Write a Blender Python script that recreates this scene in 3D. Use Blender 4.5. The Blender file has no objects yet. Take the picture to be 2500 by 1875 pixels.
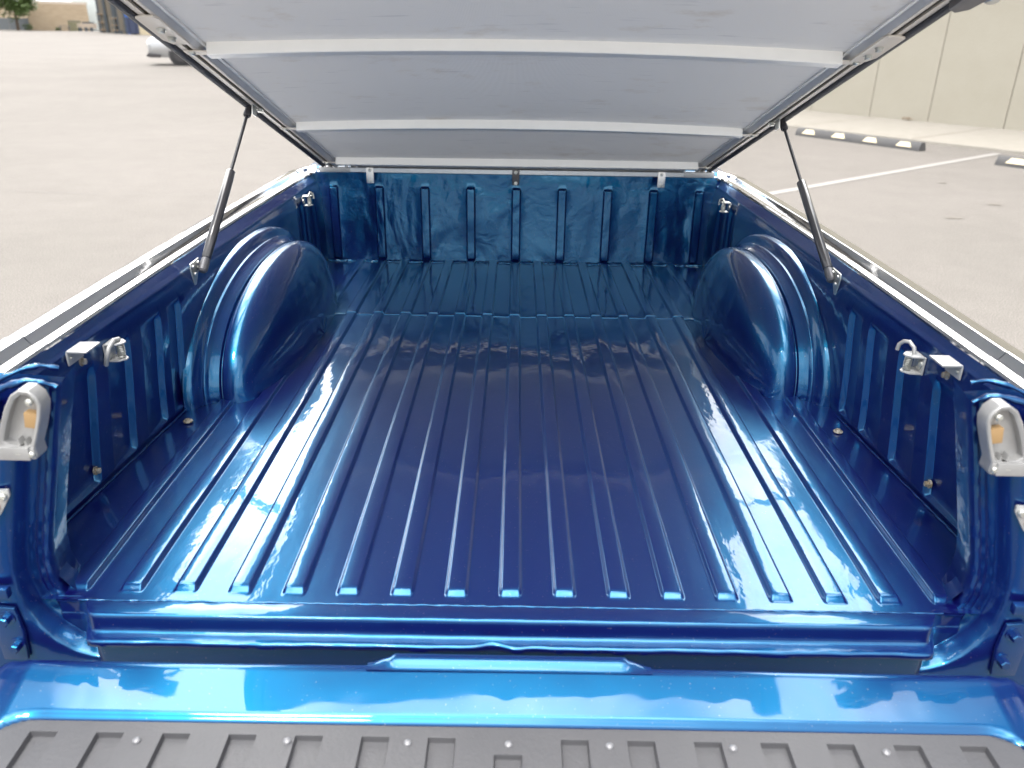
import bpy, bmesh, math, random
from mathutils import Vector, Matrix
random.seed(7)
R = math.radians
S = bpy.context.scene
COL = S.collection

# ------------------------------------------------------------------ camera
TM = Matrix.Translation((0, 0, 0.6)) @ Matrix.Rotation(R(-0.45), 4, 'X')   # the truck stands slightly nose down
cl = Vector((-0.001, -0.9629, 0.7635))
pit, yaw, rol = 0.4094, 0.0015, 0.0152
Mz = Matrix.Rotation(yaw, 3, 'Z') @ Matrix.Rotation(-pit, 3, 'X')
rt, fw, up = Mz @ Vector((1, 0, 0)), Mz @ Vector((0, 1, 0)), Mz @ Vector((0, 0, 1))
rt, up = rt*math.cos(rol)+up*math.sin(rol), up*math.cos(rol)-rt*math.sin(rol)
cm = Matrix((rt, up, -fw)).transposed().to_4x4(); cm.translation = cl
cam = bpy.data.cameras.new('camera'); co = bpy.data.objects.new('camera', cam); COL.objects.link(co)
co.matrix_world = TM @ cm
cam.sensor_width = 17.3; cam.lens = 17.3*1960/2500; cam.clip_end = 3000; cam.clip_start = 0.02
cam.dof.use_dof = True; cam.dof.focus_distance = 1.75; cam.dof.aperture_fstop = 2.2
S.camera = co

# ------------------------------------------------------------------ world
SUN_EL, SUN_AZ = 52, 205      # azimuth: compass-like angle from +Y towards +X
w = bpy.data.worlds.new('World'); S.world = w; w.use_nodes = True
nt = w.node_tree; nt.nodes.clear()
def nd(nt, t, **k):
    n = nt.nodes.new(t)
    for a, b in k.items():
        if a in ('inp',):
            for i, v in b.items(): n.inputs[i].default_value = v
        else: setattr(n, a, b)
    return n
sky = nd(nt, 'ShaderNodeTexSky', sky_type='NISHITA', sun_disc=False, sun_elevation=R(SUN_EL), sun_rotation=R(SUN_AZ), air_density=1.0, dust_density=1.5)
tc = nd(nt, 'ShaderNodeTexCoord')
mp = nd(nt, 'ShaderNodeMapping'); mp.inputs['Scale'].default_value = (1.0, 1.0, 1.7); mp.inputs['Location'].default_value = (0.35, 0.2, 0.0)
no = nd(nt, 'ShaderNodeTexNoise', inp={'Scale': 2.1, 'Detail': 7.0, 'Roughness': 0.55, 'Distortion': 0.25})
cr = nd(nt, 'ShaderNodeValToRGB')
cr.color_ramp.elements[0].position = 0.40; cr.color_ramp.elements[0].color = (0, 0, 0, 1)
cr.color_ramp.elements[1].position = 0.53; cr.color_ramp.elements[1].color = (1, 1, 1, 1)
cb = nd(nt, 'ShaderNodeValToRGB')
cb.color_ramp.elements[0].position = 0.35; cb.color_ramp.elements[0].color = (11, 11.3, 12, 1)
cb.color_ramp.elements[1].position = 0.95; cb.color_ramp.elements[1].color = (105, 103, 100, 1)
ce = cb.color_ramp.elements.new(0.68); ce.color = (19, 19, 19.3, 1)
mx = nd(nt, 'ShaderNodeMix', data_type='RGBA')
bg = nd(nt, 'ShaderNodeBackground', inp={'Strength': 0.1}); ow = nd(nt, 'ShaderNodeOutputWorld')
L = nt.links.new
L(tc.outputs['Generated'], mp.inputs['Vector']); L(mp.outputs[0], no.inputs['Vector'])
# banks of cloud and gaps of clear sky placed by compass direction
acc = no.outputs['Fac']
def bank(azd, eld, c0, c1, amt):
    global acc
    v = (math.sin(R(azd))*math.cos(R(eld)), math.cos(R(azd))*math.cos(R(eld)), math.sin(R(eld)))
    d = nd(nt, 'ShaderNodeVectorMath', operation='DOT_PRODUCT'); d.inputs[1].default_value = v
    L(tc.outputs['Generated'], d.inputs[0])
    r = nd(nt, 'ShaderNodeMapRange', interpolation_type='SMOOTHSTEP'); r.inputs['From Min'].default_value = math.cos(R(c0)); r.inputs['From Max'].default_value = math.cos(R(c1)); r.inputs['To Max'].default_value = amt
    L(d.outputs['Value'], r.inputs['Value'])
    a = nd(nt, 'ShaderNodeMath', operation='ADD'); L(acc, a.inputs[0]); L(r.outputs[0], a.inputs[1]); acc = a.outputs[0]
bank(0, 40, 62, 34, .16)
bank(-27, 36, 26, 8, .22); bank(27, 36, 26, 8, .26)
bank(-56, 64, 11, 5, .20); bank(56, 64, 11, 5, .20); bank(-84, 52, 18, 8, -.22); bank(84, 52, 18, 8, -.22); bank(180, 12, 60, 30, .06); bank(180, 62, 34, 16, .20); bank(0, 90, 36, 20, .16)
L(acc, cr.inputs[0]); L(acc, cb.inputs[0])
L(cr.outputs[0], mx.inputs['Factor']); L(sky.outputs[0], mx.inputs['A']); L(cb.outputs[0], mx.inputs['B'])
L(mx.outputs['Result'], bg.inputs['Color']); L(bg.outputs[0], ow.inputs['Surface'])
sd = bpy.data.lights.new('sun', 'SUN'); sd.energy = 1.4; sd.angle = R(10); sd.color = (1, .96, .9)
so = bpy.data.objects.new('sun', sd); COL.objects.link(so)
az = R(SUN_AZ); el = R(SUN_EL)
so.rotation_euler = Vector((math.sin(az)*math.cos(el), math.cos(az)*math.cos(el), math.sin(el))).to_track_quat('Z', 'Y').to_euler()
S.view_settings.view_transform = 'Standard'; S.view_settings.look = 'None'; S.view_settings.gamma = 1
S.view_settings.use_curve_mapping = False
S.view_settings.exposure = 0.54
S.render.resolution_x, S.render.resolution_y = 1024, 768
S.render.engine = 'CYCLES'

# ------------------------------------------------------------------ materials
def mat(name, col=(.5, .5, .5), rough=.5, metal=0., var=None, bump=None, coat=0., spec=None, ior=1.5):
    m = bpy.data.materials.new(name); m.use_nodes = True; t = m.node_tree; b = t.nodes['Principled BSDF']
    b.inputs['Base Color'].default_value = (*col, 1); b.inputs['Roughness'].default_value = rough; b.inputs['Metallic'].default_value = metal
    b.inputs['Coat Weight'].default_value = coat; b.inputs['Coat Roughness'].default_value = .03; b.inputs['IOR'].default_value = ior
    if spec is not None: b.inputs['Specular IOR Level'].default_value = spec
    tcn = nd(t, 'ShaderNodeTexCoord')
    if var:      # (scale, amount, other colour, detail)
        n = nd(t, 'ShaderNodeTexNoise', inp={'Scale': var[0], 'Detail': var[3] if len(var) > 3 else 5, 'Roughness': .6})
        r = nd(t, 'ShaderNodeValToRGB'); e = r.color_ramp.elements
        e[0].position = .5-var[1]; e[1].position = .5+var[1]; e[0].color = (*col, 1); e[1].color = (*var[2], 1)
        t.links.new(tcn.outputs['Object'], n.inputs['Vector']); t.links.new(n.outputs['Fac'], r.inputs[0]); t.links.new(r.outputs[0], b.inputs['Base Color'])
    if bump:     # (scale, distance)
        n = nd(t, 'ShaderNodeTexNoise', inp={'Scale': bump[0], 'Detail': 3})
        q = nd(t, 'ShaderNodeBump', inp={'Strength': 1.0, 'Distance': bump[1]})
        t.links.new(tcn.outputs['Object'], n.inputs['Vector']); t.links.new(n.outputs['Fac'], q.inputs['Height']); t.links.new(q.outputs[0], b.inputs['Normal'])
        if coat: t.links.new(q.outputs[0], b.inputs['Coat Normal'])
    return m

def paint(name, waves, dust=0.25):
    """metal-flake blue under a glossy clear coat; waves = [(scale, distance, stretch)]"""
    m = bpy.data.materials.new(name); m.use_nodes = True; t = m.node_tree; t.nodes.clear()
    out = nd(t, 'ShaderNodeOutputMaterial')
    tcn = nd(t, 'ShaderNodeTexCoord')
    prev = None
    for sc, dist, st in waves:
        mpn = nd(t, 'ShaderNodeMapping'); mpn.inputs['Scale'].default_value = st
        n = nd(t, 'ShaderNodeTexNoise', inp={'Scale': sc, 'Detail': 2.5, 'Distortion': .3 if 'head' not in name else 1.6})
        q = nd(t, 'ShaderNodeBump', inp={'Strength': 1.0, 'Distance': dist})
        t.links.new(tcn.outputs['Object'], mpn.inputs['Vector']); t.links.new(mpn.outputs[0], n.inputs['Vector'])
        t.links.new(n.outputs['Fac'], q.inputs['Height'])
        if prev: t.links.new(prev.outputs[0], q.inputs['Normal'])
        prev = q
    # dust specks
    dn = nd(t, 'ShaderNodeTexNoise', inp={'Scale': 260, 'Detail': 1}); t.links.new(tcn.outputs['Object'], dn.inputs['Vector'])
    dr = nd(t, 'ShaderNodeValToRGB'); dr.color_ramp.elements[0].position = .73; dr.color_ramp.elements[1].position = .77
    dr.color_ramp.elements[1].color = (dust, dust, dust, 1)
    t.links.new(dn.outputs['Fac'], dr.inputs[0])
    gn = nd(t, 'ShaderNodeTexNoise', inp={'Scale': 11, 'Detail': 6, 'Roughness': .7}); t.links.new(tcn.outputs['Object'], gn.inputs['Vector'])
    gm = nd(t, 'ShaderNodeMapRange'); gm.inputs['From Min'].default_value = .4; gm.inputs['From Max'].default_value = .75; gm.inputs['To Min'].default_value = .018; gm.inputs['To Max'].default_value = .075
    t.links.new(gn.outputs['Fac'], gm.inputs['Value'])
    def pr(col, metal, rough):
        b = nd(t, 'ShaderNodeBsdfPrincipled')
        b.inputs['Metallic'].default_value = metal; b.inputs['Roughness'].default_value = rough
        b.inputs['Coat Weight'].default_value = 1; b.inputs['Coat Roughness'].default_value = .012; b.inputs['Coat IOR'].default_value = 1.40
        b.inputs['Specular IOR Level'].default_value = .2
        mc = nd(t, 'ShaderNodeMix', data_type='RGBA'); mc.inputs['A'].default_value = (*col, 1); mc.inputs['B'].default_value = (.35, .36, .36, 1)
        t.links.new(dr.outputs[0], mc.inputs['Factor']); t.links.new(mc.outputs['Result'], b.inputs['Base Color'])
        t.links.new(gm.outputs[0], b.inputs['Coat Roughness'])
        if prev: t.links.new(prev.outputs[0], b.inputs['Normal']); t.links.new(prev.outputs[0], b.inputs['Coat Normal'])
        return b
    a = pr((.006, .001, .14), 0, .5); b = pr((.0002, .120, .225), 1, .30)
    ms = nd(t, 'ShaderNodeMixShader'); ms.inputs[0].default_value = .64
    t.links.new(a.outputs[0], ms.inputs[1]); t.links.new(b.outputs[0], ms.inputs[2]); t.links.new(ms.outputs[0], out.inputs['Surface'])
    return m

P_FLOOR = paint('blue_paint_floor', [(5, .004, (1, .35, 1)), (45, .0004, (1, .5, 1))])
P_WALL = paint('blue_paint_wall', [(4, .003, (1, 1, 1)), (60, .0003, (1, 1, 1))])
P_HEAD = paint('blue_paint_headboard', [(3.4, .020, (1, 1, .6)), (20, .0012, (1, 1, 1))])
P_GATE = paint('blue_paint_tailgate', [(4, .003, (1, 1, 1))])
P_SEAM = paint('blue_paint_sealer', [(40, .003, (1, 1, 1)), (160, .0005, (1, 1, 1))], .5)
CHROME = mat('chrome_trim', (.70, .70, .70), .10, 1, bump=(9, .0012))
ALU = mat('brushed_aluminium', (.74, .73, .70), .42, 1, var=(30, .2, (.64, .63, .60)))
ALUBAR = mat('mill_aluminium_bar', (.86, .845, .80), .42, .15, var=(12, .3, (.92, .905, .86)), bump=(25, .0006))
ALUDK = mat('worn_aluminium', (.42, .42, .41), .4, .9, var=(20, .2, (.56, .55, .53)))
CREAM = mat('anodised_slot_rail', (.66, .61, .54), .45, .3)
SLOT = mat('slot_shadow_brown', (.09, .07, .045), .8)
RUB = mat('black_rubber', (.030, .028, .032), .45, bump=(60, .0005))
SIDEALU = mat('extruded_side_aluminium', (.74, .73, .71), .4, .25, var=(30, .2, (.66, .655, .64)))
STEEL = mat('zinc_steel', (.62, .63, .60), .35, .85, var=(40, .2, (.46, .46, .42)))
DIRTY = mat('dirty_steel', (.22, .17, .11), .6, .5, var=(80, .1, (.42, .40, .36)))
CAST = mat('silver_cast_metal', (.37, .37, .365), .4, .4, var=(25, .2, (.29, .29, .29)))
WHITEP = mat('pale_painted_metal', (.38, .385, .385), .4, .35)
TAN = mat('tan_nylon_block', (.30, .19, .085), .55)
BRASS = mat('orange_fastener', (.55, .25, .06), .4, .3)
STRUT = mat('black_strut_tube', (.035, .034, .038), .28, 0, coat=.6)
ROD = mat('dark_rod', (.06, .06, .065), .25, .5)
ENDF = mat('strut_end_grey', (.12, .12, .13), .45, .4)
LINER = mat('grey_bedliner_plastic', (.060, .060, .066), .5, 0, bump=(190, .0006), var=(5, .3, (.078, .078, .083)))
RIVET = mat('dull_grey_rivet', (.20, .20, .21), .4, .3)
DARK = mat('dark_underside', (.01, .012, .03), .7)

def fabric():
    m = mat('lid_lining_grey', (.46, .47, .50), .75)
    t = m.node_tree; b = t.nodes['Principled BSDF']; tcn = nd(t, 'ShaderNodeTexCoord')
    mp1 = nd(t, 'ShaderNodeMapping'); mp1.inputs['Scale'].default_value = (9, 70, 70)
    n1 = nd(t, 'ShaderNodeTexNoise', inp={'Scale': 1.0, 'Detail': 2}); r1 = nd(t, 'ShaderNodeValToRGB')
    r1.color_ramp.elements[0].position = .66; r1.color_ramp.elements[1].position = .76; r1.color_ramp.elements[1].color = (.45, .45, .45, 1)
    mp2 = nd(t, 'ShaderNodeMapping'); mp2.inputs['Scale'].default_value = (3, 5, 5); mp2.inputs['Rotation'].default_value = (0, 0, .7)
    n2 = nd(t, 'ShaderNodeTexNoise', inp={'Scale': 1.6, 'Detail': 6, 'Roughness': .7}); r2 = nd(t, 'ShaderNodeValToRGB')
    r2.color_ramp.elements[0].position = .57; r2.color_ramp.elements[1].position = .74; r2.color_ramp.elements[1].color = (.6, .6, .6, 1)
    m1 = nd(t, 'ShaderNodeMix', data_type='RGBA'); m1.inputs['A'].default_value = (.80, .79, .775, 1); m1.inputs['B'].default_value = (.52, .52, .53, 1)
    m2 = nd(t, 'ShaderNodeMix', data_type='RGBA'); m2.inputs['B'].default_value = (.60, .53, .44, 1)
    for a, c in ((mp1, n1), (mp2, n2)):
        t.links.new(tcn.outputs['Object'], a.inputs['Vector']); t.links.new(a.outputs[0], c.inputs['Vector'])
    t.links.new(n1.outputs['Fac'], r1.inputs[0]); t.links.new(n2.outputs['Fac'], r2.inputs[0])
    t.links.new(r1.outputs[0], m1.inputs['Factor']); t.links.new(r2.outputs[0], m2.inputs['Factor'])
    t.links.new(m1.outputs['Result'], m2.inputs['A']); t.links.new(m2.outputs['Result'], b.inputs['Base Color'])
    wv = nd(t, 'ShaderNodeTexWave', inp={'Scale': 120.0}); bp = nd(t, 'ShaderNodeBump', inp={'Strength': .3, 'Distance': .001})
    t.links.new(tcn.outputs['Object'], wv.inputs['Vector']); t.links.new(wv.outputs['Fac'], bp.inputs['Height']); t.links.new(bp.outputs[0], b.inputs['Normal'])
    tr = nd(t, 'ShaderNodeBsdfTranslucent'); mxs = nd(t, 'ShaderNodeMixShader'); mxs.inputs[0].default_value = .145
    t.links.new(m2.outputs['Result'], tr.inputs['Color']); t.links.new(b.outputs[0], mxs.inputs[1]); t.links.new(tr.outputs[0], mxs.inputs[2])
    t.links.new(mxs.outputs[0], t.nodes['Material Output'].inputs['Surface'])
    return m
FAB = fabric()

# ------------------------------------------------------------------ mesh helpers
class MB:
    def __init__(s): s.v = []; s.f = []
    def add(s, vs, fs):
        o = len(s.v); s.v += [tuple(v) for v in vs]; s.f += [tuple(i+o for i in f) for f in fs]; return s
    def grid(s, rows, close_u=False, close_v=False, flip=False):
        nr, nc = len(rows), len(rows[0]); vs = [p for r in rows for p in r]; fs = []
        for i in range(nr if close_v else nr-1):
            for j in range(nc if close_u else nc-1):
                a, b, c, d = i*nc+j, i*nc+(j+1) % nc, ((i+1) % nr)*nc+(j+1) % nc, ((i+1) % nr)*nc+j
                fs.append((a, d, c, b) if flip else (a, b, c, d))
        return s.add(vs, fs)
    def box(s, c, d, M=None, taper=1.0):
        x, y, z = d[0]/2, d[1]/2, d[2]/2
        vs = [Vector((sx*x*(taper if sz > 0 else 1), sy*y*(taper if sz > 0 else 1), sz*z)) for sz in (-1, 1) for sx, sy in ((-1, -1), (1, -1), (1, 1), (-1, 1))]
        if M: vs = [M @ v for v in vs]
        vs = [v+Vector(c) for v in vs]
        return s.add(vs, [(0, 3, 2, 1), (4, 5, 6, 7), (0, 1, 5, 4), (1, 2, 6, 5), (2, 3, 7, 6), (3, 0, 4, 7)])
    def tube(s, pts, rad, n=12, caps=True):
        pts = [Vector(p) for p in pts]; rows = []
        if not hasattr(rad, '__len__'): rad = [rad]*len(pts)
        ref = None
        for i, p in enumerate(pts):
            t = (pts[min(i+1, len(pts)-1)]-pts[max(i-1, 0)])
            if t.length < 1e-9: t = Vector((0, 0, 1))
            t.normalize()
            if ref is None: ref = t.orthogonal().normalized()
            else:
                ref = (ref-t*ref.dot(t))
                ref = ref.normalized() if ref.length > 1e-6 else t.orthogonal().normalized()
            bi = t.cross(ref)
            rows.append([p+(ref*math.cos(a)+bi*math.sin(a))*rad[i] for a in [2*math.pi*k/n for k in range(n)]])
        o = len(s.v); s.grid(rows, close_u=True)
        if caps:
            s.f.append(tuple(range(o+n-1, o-1, -1))); e = o+(len(pts)-1)*n; s.f.append(tuple(range(e, e+n)))
        return s
    def lathe(s, p, axis, prof, n=16):
        """prof = [(along, radius)]"""
        a = Vector(axis).normalized(); r = a.orthogonal().normalized(); b = a.cross(r); p = Vector(p)
        rows = [[p+a*h+(r*math.cos(q)+b*math.sin(q))*max(rd, 1e-5) for q in [2*math.pi*k/n for k in range(n)]] for h, rd in prof]
        o = len(s.v); s.grid(rows, close_u=True)
        s.f.append(tuple(range(o+n-1, o-1, -1))); e = o+(len(prof)-1)*n; s.f.append(tuple(range(e, e+n)))
        return s
    def prism(s, poly, fn, h0, h1):
        """poly [(u,v)] -> fn(u,v,h)"""
        n = len(poly); vs = [fn(u, v, h0) for u, v in poly]+[fn(u, v, h1) for u, v in poly]
        return s.add(vs, [tuple(range(n-1, -1, -1)), tuple(range(n, 2*n))]+[(i, (i+1) % n, n+(i+1) % n, n+i) for i in range(n)])
    def build(s, name, m, parent=None, smooth=40, bevel=0, M=None):
        me = bpy.data.meshes.new(name); me.from_pydata(s.v, [], s.f); me.update()
        bm = bmesh.new(); bm.from_mesh(me)
        if bevel:
            bmesh.ops.remove_doubles(bm, verts=bm.verts, dist=1e-6)
            bmesh.ops.recalc_face_normals(bm, faces=bm.faces)
            es = [e for e in bm.edges if len(e.link_faces) == 2 and e.calc_face_angle(0) > R(35)]
            bmesh.ops.bevel(bm, geom=es, offset=bevel, segments=2, profile=.6, affect='EDGES', clamp_overlap=True)
        else: bmesh.ops.recalc_face_normals(bm, faces=bm.faces)
        if M: bmesh.ops.transform(bm, matrix=M, verts=bm.verts)
        bm.to_mesh(me); bm.free()
        if smooth:
            me.shade_smooth(); me.set_sharp_from_angle(angle=R(smooth))
        me.materials.append(m)
        o = bpy.data.objects.new(name, me); COL.objects.link(o)
        if parent: o.parent = parent
        return o
def tag(o, label=None, cat=None, group=None, kind=None):
    for k, v in (('label', label), ('category', cat), ('group', group), ('kind', kind)):
        if v: o[k] = v
    return o
def empty(name, M=None, loc=(0, 0, 0), rz=0):
    o = bpy.data.objects.new(name, None); COL.objects.link(o)
    if M: o.matrix_world = M
    else: o.location = loc; o.rotation_euler = (0, 0, rz)
    return o
def interp(x, xs, ys):
    if x <= xs[0]: return ys[0]
    for i in range(1, len(xs)):
        if x <= xs[i]: return ys[i-1]+(ys[i]-ys[i-1])*(x-xs[i-1])/(xs[i]-xs[i-1])
    return ys[-1]
def sm(t): t = max(0, min(1, t)); return t*t*(3-2*t)
def frange(a, b, st): n = max(1, round(abs(b-a)/st)); return [a+(b-a)*i/n for i in range(n+1)]
def rnoise(x, s=1.0):
    return math.sin(x*31.7*s+1.3)*.5+math.sin(x*77.1*s+.4)*.3+math.sin(x*171.3*s+2.2)*.2

# ================================================================== THE TRUCK (built in its own frame: floor z=0, rear end of floor ribs y=0)
truck = empty('pickup_truck', TM)
tag(truck, 'metallic blue pickup with chrome bed rails, open grey-lined lid and lowered tailgate', 'pickup truck')
SP = .0804
YS, YH = 1.296, 1.894          # seam between the two floor panels, headboard
def xb(y): return interp(y, [-.05, .15, .6, .9, 1.9], [.760, .752, .719, .705, .680])
def xt(y): return interp(y, [0, .6, 1.9], [.712, .700, .690])

# ---- floor
def ridge(x, y, n):
    k = round(x/SP)
    if abs(k) > n: return 0
    d = abs(x-k*SP); h = sm((.0180-d)/.0060)
    return h
xs = sorted(set([round(k*SP+o, 5) for k in range(-8, 9) for o in (-.0402, -.028, -.0190, -.0178, -.0166, -.0153, -.0140, -.0128, -.0110, 0, .0110, .0128, .0140, .0153, .0166, .0178, .0190, .028)]+[.71, .73, .745, .765, -.73, -.745, -.765, .69, -.69]))
def dent(x, y): return .0011*math.sin(x*9+1.1*y)*math.cos(y*7+2*x)+.0006*math.sin(x*23+y*13)
def rear_floor(x, y):
    k = round(x/SP)
    h = .0075*ridge(x, y, 8)*sm((y+.001)/.016)
    if abs(k) >= 7 and y > 1.05: h *= sm((1.2-y)/.1)
    return h+dent(x, y)
ys = [-.018, -.012, -.006, -.001, .002, .005, .008, .011, .015, .02]+frange(.05, YS, .04)
MB().grid([[(x, y, rear_floor(x, y)) for x in xs] for y in ys]).build('bed_floor', P_FLOOR, truck, smooth=60)
def front_floor(x, y):
    k = round(x/SP); h = .0085*ridge(x, y, 6)
    if abs(k) == 7: h = .007*ridge(x, y, 7)*sm((y-1.42)/.06)
    return h+dent(x, y)+.0035
rows = [[(x, YS-.004+.0012*rnoise(x*3), front_floor(x, YS)-.006) for x in xs], [(x, YS-.003+.0012*rnoise(x*3), front_floor(x, YS)-.0005) for x in xs]]
rows += [[(x, y, front_floor(x, y)) for x in xs] for y in [YS+.002]+frange(YS+.03, YH+.012, .04)]
MB().grid(rows).build('front_floor_panel', P_FLOOR, truck, smooth=60)

# ---- rear sill (swept across), rear edge of the bed
prof = [(-.0175, -.004), (-.019, -.0005), (-.022, .0005), (-.044, .0005), (-.0475, .0002), (-.0495, -.0012), (-.0505, -.0035), (-.0508, -.007), (-.0513, -.024), (-.0518, -.0265), (-.0535, -.0285), (-.057, -.0295), (-.066, -.0305), (-.069, -.0315), (-.0703, -.0335), (-.0703, -.040), (-.067, -.043), (-.050, -.046), (-.048, -.09), (-.044, -.14)]
rows = []
for x in frange(-.664, .664, .008):
    t = sm((abs(x)-.596)/.034)
    wob = .0014*rnoise(x*.8)+(.007*math.exp(-((x+.025)/.016)**2)-.003*math.exp(-((x-.01)/.012)**2))
    r = []
    for i, (y, z) in enumerate(prof):
        yy = y; zz = z+.0004*rnoise(x*2+i)
        if 12 <= i <= 16: yy += wob*(1 if i < 16 else .5)
        if i >= 1: yy = yy*(1-t)+(-.008+yy*.05)*t
        r.append((x, yy, zz))
    rows.append(r)
MB().grid(rows).build('rear_sill', P_GATE, truck, smooth=50)
# ragged sealer bead along the seam line of the sill and the floor edges
def bead(pts, r, name, seed, parent, m=P_SEAM):
    rnd = random.Random(seed); b = MB()
    rad = [r*(.6+.8*rnd.random()) for _ in pts]
    b.tube([(p[0]+rnd.uniform(-1, 1)*r*.4, p[1]+rnd.uniform(-1, 1)*r*.4, p[2]) for p in pts], rad, 6)
    return b.build(name, m, parent, smooth=80)
bead([(x, -.0185, .0) for x in frange(-.63, .63, .008)], .0016, 'seam_sealer', 3, truck)

# ---- headboard
hx = sorted(set([round(k*2*SP+o, 5) for k in range(-4, 5) for o in (-.0804, -.05, -.0175, -.0155, -.0135, -.0115, 0, .0115, .0135, .0155, .0175, .05)]+[-.70, .70]))
hz = [-.002, .006]+frange(.012, .02, .002)+frange(.04, .25, .03)+frange(.262, .274, .002)+[.29, .305, .314, .3175, .3185]
def hb(x, z):
    k = round(x/(2*SP)); d = abs(x-k*2*SP)
    h = 0
    if abs(k) <= 4: h = sm((.0165-d)/.0055)*sm((z-.0115)/.008)*sm((.274-z)/.009)
    h = h*.0090+.0015*math.sin(x*11+z*9)*math.sin(z*14+1)
    y = YH+.004-.012*(z < 0)-h
    if z > .31: y = YH+.004
    return y
rows = [[(x, hb(x, z), z) for x in hx] for z in hz]
rows.append([(x, YH+.012, .3205) for x in hx]); rows.append([(x, YH+.075, .3215) for x in hx]); rows.append([(x, YH+.085, .31) for x in hx])
headboard = MB().grid(rows, flip=True).build('headboard', P_HEAD, truck, smooth=50)
bead([(x, YH-.004, .003) for x in frange(-.675, .675, .009)], .0055, 'corner_sealer', 5, truck)

# ---- side walls with pressed panels
for s in (-1, 1):
    pan = [(.580, .642), (.465, .546), (.335, .418), (-.03, .290)]
    yy = sorted(set([round(a, 4) for a in frange(-.045, YH+.006, .03)]+[round(e+o, 4) for p in pan for e in p for o in (-.003, -.001, .001, .003)]+[round(c+o, 4) for c in (1.60, 1.66, 1.725, 1.80, 1.845) for o in (-.006, -.002, .002, .006)]))
    zz = [0, .006, .012, .0145, .017, .0195, .04, .07, .10, .13, .16, .19, .22, .236, .242, .248, .254, .266, .276, .281, .284, .287, .290, .293, .297, .303, .3085]
    def wx(y, z):
        x = xb(y)+(xt(y)-xb(y))*sm(z/.30)*.5+(xt(y)-xb(y))*min(z/.27, 1)*.5
        if z < .02: x += .004*(1-sm(z/.02))
        d = 0
        for k, (a, b) in enumerate(pan):
            top = .252 if k < 3 else .246
            d = max(d, (max(0, min(1, (y-a)/(b-a)))**.8)*sm((b+.003-y)/.006)*sm((z-.011)/.009)*sm((top-z)/.014))
        for a, b in ((1.60, 1.66), (1.725, 1.80)):
            d = max(d, sm((y-a+.006)/.012)*sm((b+.006-y)/.012)*sm((z-.02)/.01)*sm((.262-z)/.012))
        x += .0120*d+.0012*math.sin(y*13)*math.sin(z*17)
        # rolled flange under the chrome rail
        t = max(0, (z-.20)/.11); x += (.7185+.013*math.sin(math.pi*min(max(y, 0), 1.9)/1.9)-xt(y))*t*t*t
        x -= .0022*math.exp(-((z-.288)/.004)**2)
        return x
    side = MB().grid([[(s*wx(y, z), y, z) for z in zz] for y in yy], flip=(s > 0)).build('side_wall', P_WALL, truck, smooth=50)
    b = bead([(s*(xb(y)-.001), y, .002) for y in frange(-.03, .64, .012)], .0022, 'seam_sealer', 11+s, truck)

    # ---- wheel housing
    rings = [(.622-.092*math.cos(t_), .4605*max(math.sin(t_), .001), .2355*max(math.sin(t_), .001)) for t_ in [R(90)*k/16 for k in range(17)]]
    rings += [(.630, .4603, .2352), (.638, .4590, .2340), (.6435, .4565, .2318), (.6470, .4530, .2285), (.6485, .4480, .2240), (.6500, .4485, .2245), (.6520, .4565, .2325), (.660, .4610, .2362), (.668, .4650, .2400), (.6705, .4680, .2425), (.6735, .4738, .2475), (.6755, .4750, .2485), (.678, .4740, .2478), (.680, .4740, .2478), (.682, .4768, .2515), (.685, .484, .2570), (.688, .4945, .2652), (.6912, .4998, .2702), (.695, .502, .272), (.708, .504, .2735)]
    rows = []
    for i, (x, a, b) in enumerate(rings):
        r = []
        for q in range(0, 65):
            ph = math.pi*q/64
            c, sn = math.cos(ph), math.sin(ph)
            aa = a*((1 if s < 0 else .86) if c < 0 else .93)
            e = .92
            yv = 1.125+aa*(abs(c)**e)*(1 if c > 0 else -1)
            zv = b*(sn**e)
            # the housing flares out at its foot
            ft = math.exp(-zv/.018)
            xw = x-(.006*ft if x < .60 else 0)
            xw = xw+(xb(yv)-.705)*sm((x-.60)/.1)*.8
            r.append((s*(xw+.0015*math.sin(ph*9+i)*ft), yv+.001*rnoise(ph*.3+i)*ft, zv-.001))
        rows.append(r)
    # foot flange on the floor
    MB().grid(rows).build('wheel_housing', P_WALL, truck, smooth=45)
    pts = []
    for q in range(0, 40):
        t = q/39; yv = .655+t*.86
        uu = max(0, 1-((yv-1.10)/.475)**2); xw = .70-.165*uu**.55
        pts.append((s*xw, yv+(0 if s < 0 else .065*(1-t)), .002))
    bead(pts, .0035, 'housing_sealer', 21+s, truck)

    # ---- chrome rail, swept forward and round the front corner
    rp = [(.7175, .3065), (.7170, .311), (.7195, .3155), (.7250, .3180), (.7300, .3190), (.7320, .3178), (.7335, .3125), (.7355, .3095), (.7390, .3098), (.7440, .3140), (.7490, .3195), (.7525, .3245), (.7540, .3265), (.7560, .3272), (.7590, .3270), (.7700, .3262), (.7820, .3245), (.7890, .3215), (.7930, .3160), (.795, .308), (.794, .296), (.788, .288)]
    path = [(y, 0, 1.) for y in [-.055, .02, .1, .196]]
    path2 = [(y, 0, 1.) for y in [.198, .3, .5, .7, .9, 1.1, 1.3, 1.5, 1.7, 1.85]]
    bow = lambda y: .013*math.sin(math.pi*min(max(y, 0), 1.9)/1.9)
    def rrow(y, k=1., dz=0):
        return [(s*(.717+(x-.717)*k+bow(y)), y, z+dz) for x, z in rp]
    rail = MB().grid([rrow(y) for y, _, _ in path2], flip=(s > 0)).build('bed_rail', CHROME, truck, smooth=35)
    MB().grid([rrow(y, 1.01, .0008) for y, _, _ in path], flip=(s > 0)).build('rail_end_section', CHROME, truck, smooth=35)
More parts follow.
